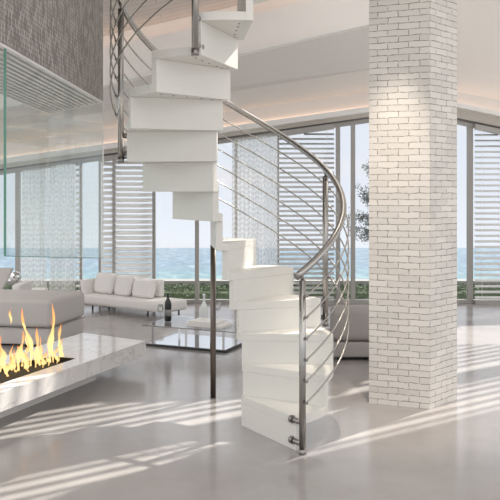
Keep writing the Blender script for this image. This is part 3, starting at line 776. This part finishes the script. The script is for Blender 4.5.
# --- coffee table
fl_p, fr_p = G(147, 346), G(224, 353); ux = (fr_p-fl_p); Lx = ux.length; ux.normalize(); uy = Vector((-ux.y, ux.x, 0)); Ly = .62
O_ = fl_p; tz = PZ(331, fr_p.y)
tb = thing('coffee_table', 'rectangular glass coffee table with chrome legs and dark edged base plate', 'table', tuple(fl_p))
bm = bmesh.new(); add_poly_prism(bm, rect(O_, ux, uy, -.01, Lx+.02, 0, Ly), .0, .022); obj('base_plate', bm, M['black'], tb)
bm = bmesh.new(); add_poly_prism(bm, rect(O_, ux, uy, .005, Lx+.005, .012, Ly-.015), .0225, .027); obj('mirror_shelf', bm, M['mirror'], tb)
bm = bmesh.new(); add_poly_prism(bm, rect(O_, ux, uy, -.05, Lx+.12, -.01, Ly+.05), tz-.008, tz); obj('glass_top', bm, M['clear'], tb)
bm = bmesh.new()
r4 = rect(O_, ux, uy, -.05, Lx+.12, -.01, Ly+.05)
add_tube(bm, [(*r4[0], tz-.004), (*r4[1], tz-.004), (*r4[2], tz-.004)], .005, 6); obj('glass_edge', bm, M['dark_steel'], tb)
for (a_, b_) in ((.05, .03), (Lx*.5, .03), (Lx-.02, .03), (.05, Ly-.04), (Lx*.5, Ly-.04), (Lx-.02, Ly-.04)):
    p = O_+ux*a_+uy*b_; bm = bmesh.new(); add_box(bm, p.x-.011, p.x+.011, p.y-.011, p.y+.011, .0275, tz-.0085); obj('leg', bm, M['chrome'], tb)
def T(x, y): return G(x, y, tz+.0005)
p = T(168, 321); hgt = PZ(293, p.y)-tz
wb = thing('wine_bottle', 'black wine bottle standing upright on the glass coffee table', 'bottle', tuple(p))
q = hgt/.31
bm = bmesh.new(); add_lathe(bm, p, [(.034*q, 0), (.038*q, .006*q), (.038*q, .19*q), (.033*q, .215*q), (.016*q, .245*q), (.0145*q, .31*q)], 20); obj('bottle_body', bm, M['bottle'], wb)
bm = bmesh.new(); add_lathe(bm, p, [(.0388*q, .06*q), (.0388*q, .13*q)], 20); obj('paper_label', bm, M['label'], wb)
def wineglass(p, h_, label, name='wine_glass'):
    bm = bmesh.new(); q = h_/.2
    add_lathe(bm, p, [(.034*q, 0), (.034*q, .004*q), (.005*q, .01*q), (.004*q, .085*q), (.03*q, .105*q), (.04*q, .14*q), (.033*q, .2*q), (.031*q, .2*q), (.037*q, .14*q), (.025*q, .108*q)], 18)
    o = obj(name, bm, M['clear']); tag(o, label, 'glass', 'wine glasses on the coffee table')
wineglass(T(160.5, 321), .17, 'empty wine glass immediately left of the black bottle')
wineglass(T(217.5, 320), .2, 'empty wine glass at the right end of the coffee table, behind the white tray')
p = T(204, 318); hgt = PZ(294, p.y)-tz; q = hgt/.28
bm = bmesh.new(); add_lathe(bm, p, [(.04*q, 0), (.044*q, .01*q), (.044*q, .12*q), (.03*q, .16*q), (.014*q, .185*q), (.013*q, .26*q), (.017*q, .265*q), (.017*q, .28*q)], 20)
M['frost'] = mat('pale_glass', (.80, .82, .82), .12, spec=.8); o = obj('decanter', bm, M['frost']); tag(o, 'pale glass decanter with long neck on the coffee table behind the tray', 'decanter')
p0, p1 = T(186, 326), T(221, 329)
d_ = (p1-p0).normalized(); n_ = Vector((-d_.y, d_.x, 0)); L_ = (p1-p0).length
tr = thing('serving_tray', 'thick white stacked tray lying on the coffee table', 'tray', tuple(p0))
bm = bmesh.new(); add_poly_prism(bm, rect(p0, d_, n_, 0, L_, 0, .26), tz+.001, tz+.03); obj('lower_board', bm, M['tray'], tr, bevel=.003)
bm = bmesh.new(); add_poly_prism(bm, rect(p0, d_, n_, .015, L_*.8, .015, .25), tz+.031, tz+.052); obj('upper_board', bm, M['tray'], tr, bevel=.003)

# ============================================================ olive tree outside
TD = 12.45
olive = thing('olive_tree', 'grey green olive tree outside the window, peeking out left of the pillar', 'tree', (PX(384, 11.5), 11.5, -.45))
TY = 11.5; tx = PX(384, TY)
bm = bmesh.new(); add_tube(bm, [(tx, TY, -.45), (tx+.04, TY, .2), (tx-.02, TY, .8), (tx-.08, TY, 1.3), (tx-.05, TY, 1.8)], [.06, .05, .04, .03, .012], 10)
ends = []
for i in range(46):
    z0 = random.uniform(.75, 1.8); s0 = Vector((tx-.04, TY, z0)); an = random.uniform(0, 6.28)
    ln = random.uniform(.2, .62)*(1.15-abs(z0-1.25)*.55)
    e1 = s0+Vector((math.cos(an)*ln, math.sin(an)*ln*.6, random.uniform(-.05, .35)))
    add_tube(bm, [s0, s0.lerp(e1, .5)+Vector((0, 0, .03)), e1], [.008, .005, .002], 5); ends.append((s0, e1))
obj('trunk', bm, M['bark'], olive)
bm = bmesh.new()
for s0, e1 in ends:
    for j in range(190):
        t_ = random.uniform(.25, 1.08); p = s0.lerp(e1, t_)+Vector((random.gauss(0, .032), random.gauss(0, .032), random.gauss(0, .036)))
        d = Vector((random.gauss(0, 1), random.gauss(0, .6), random.gauss(0, 1))).normalized(); a_, b_ = frame_at(d); l_ = random.uniform(.025, .045)
        bm.faces.new([bm.verts.new(p), bm.verts.new(p+d*l_*.5+a_*.011), bm.verts.new(p+d*l_), bm.verts.new(p+d*l_*.5-a_*.011)])
obj('foliage', bm, M['leaf'], olive)
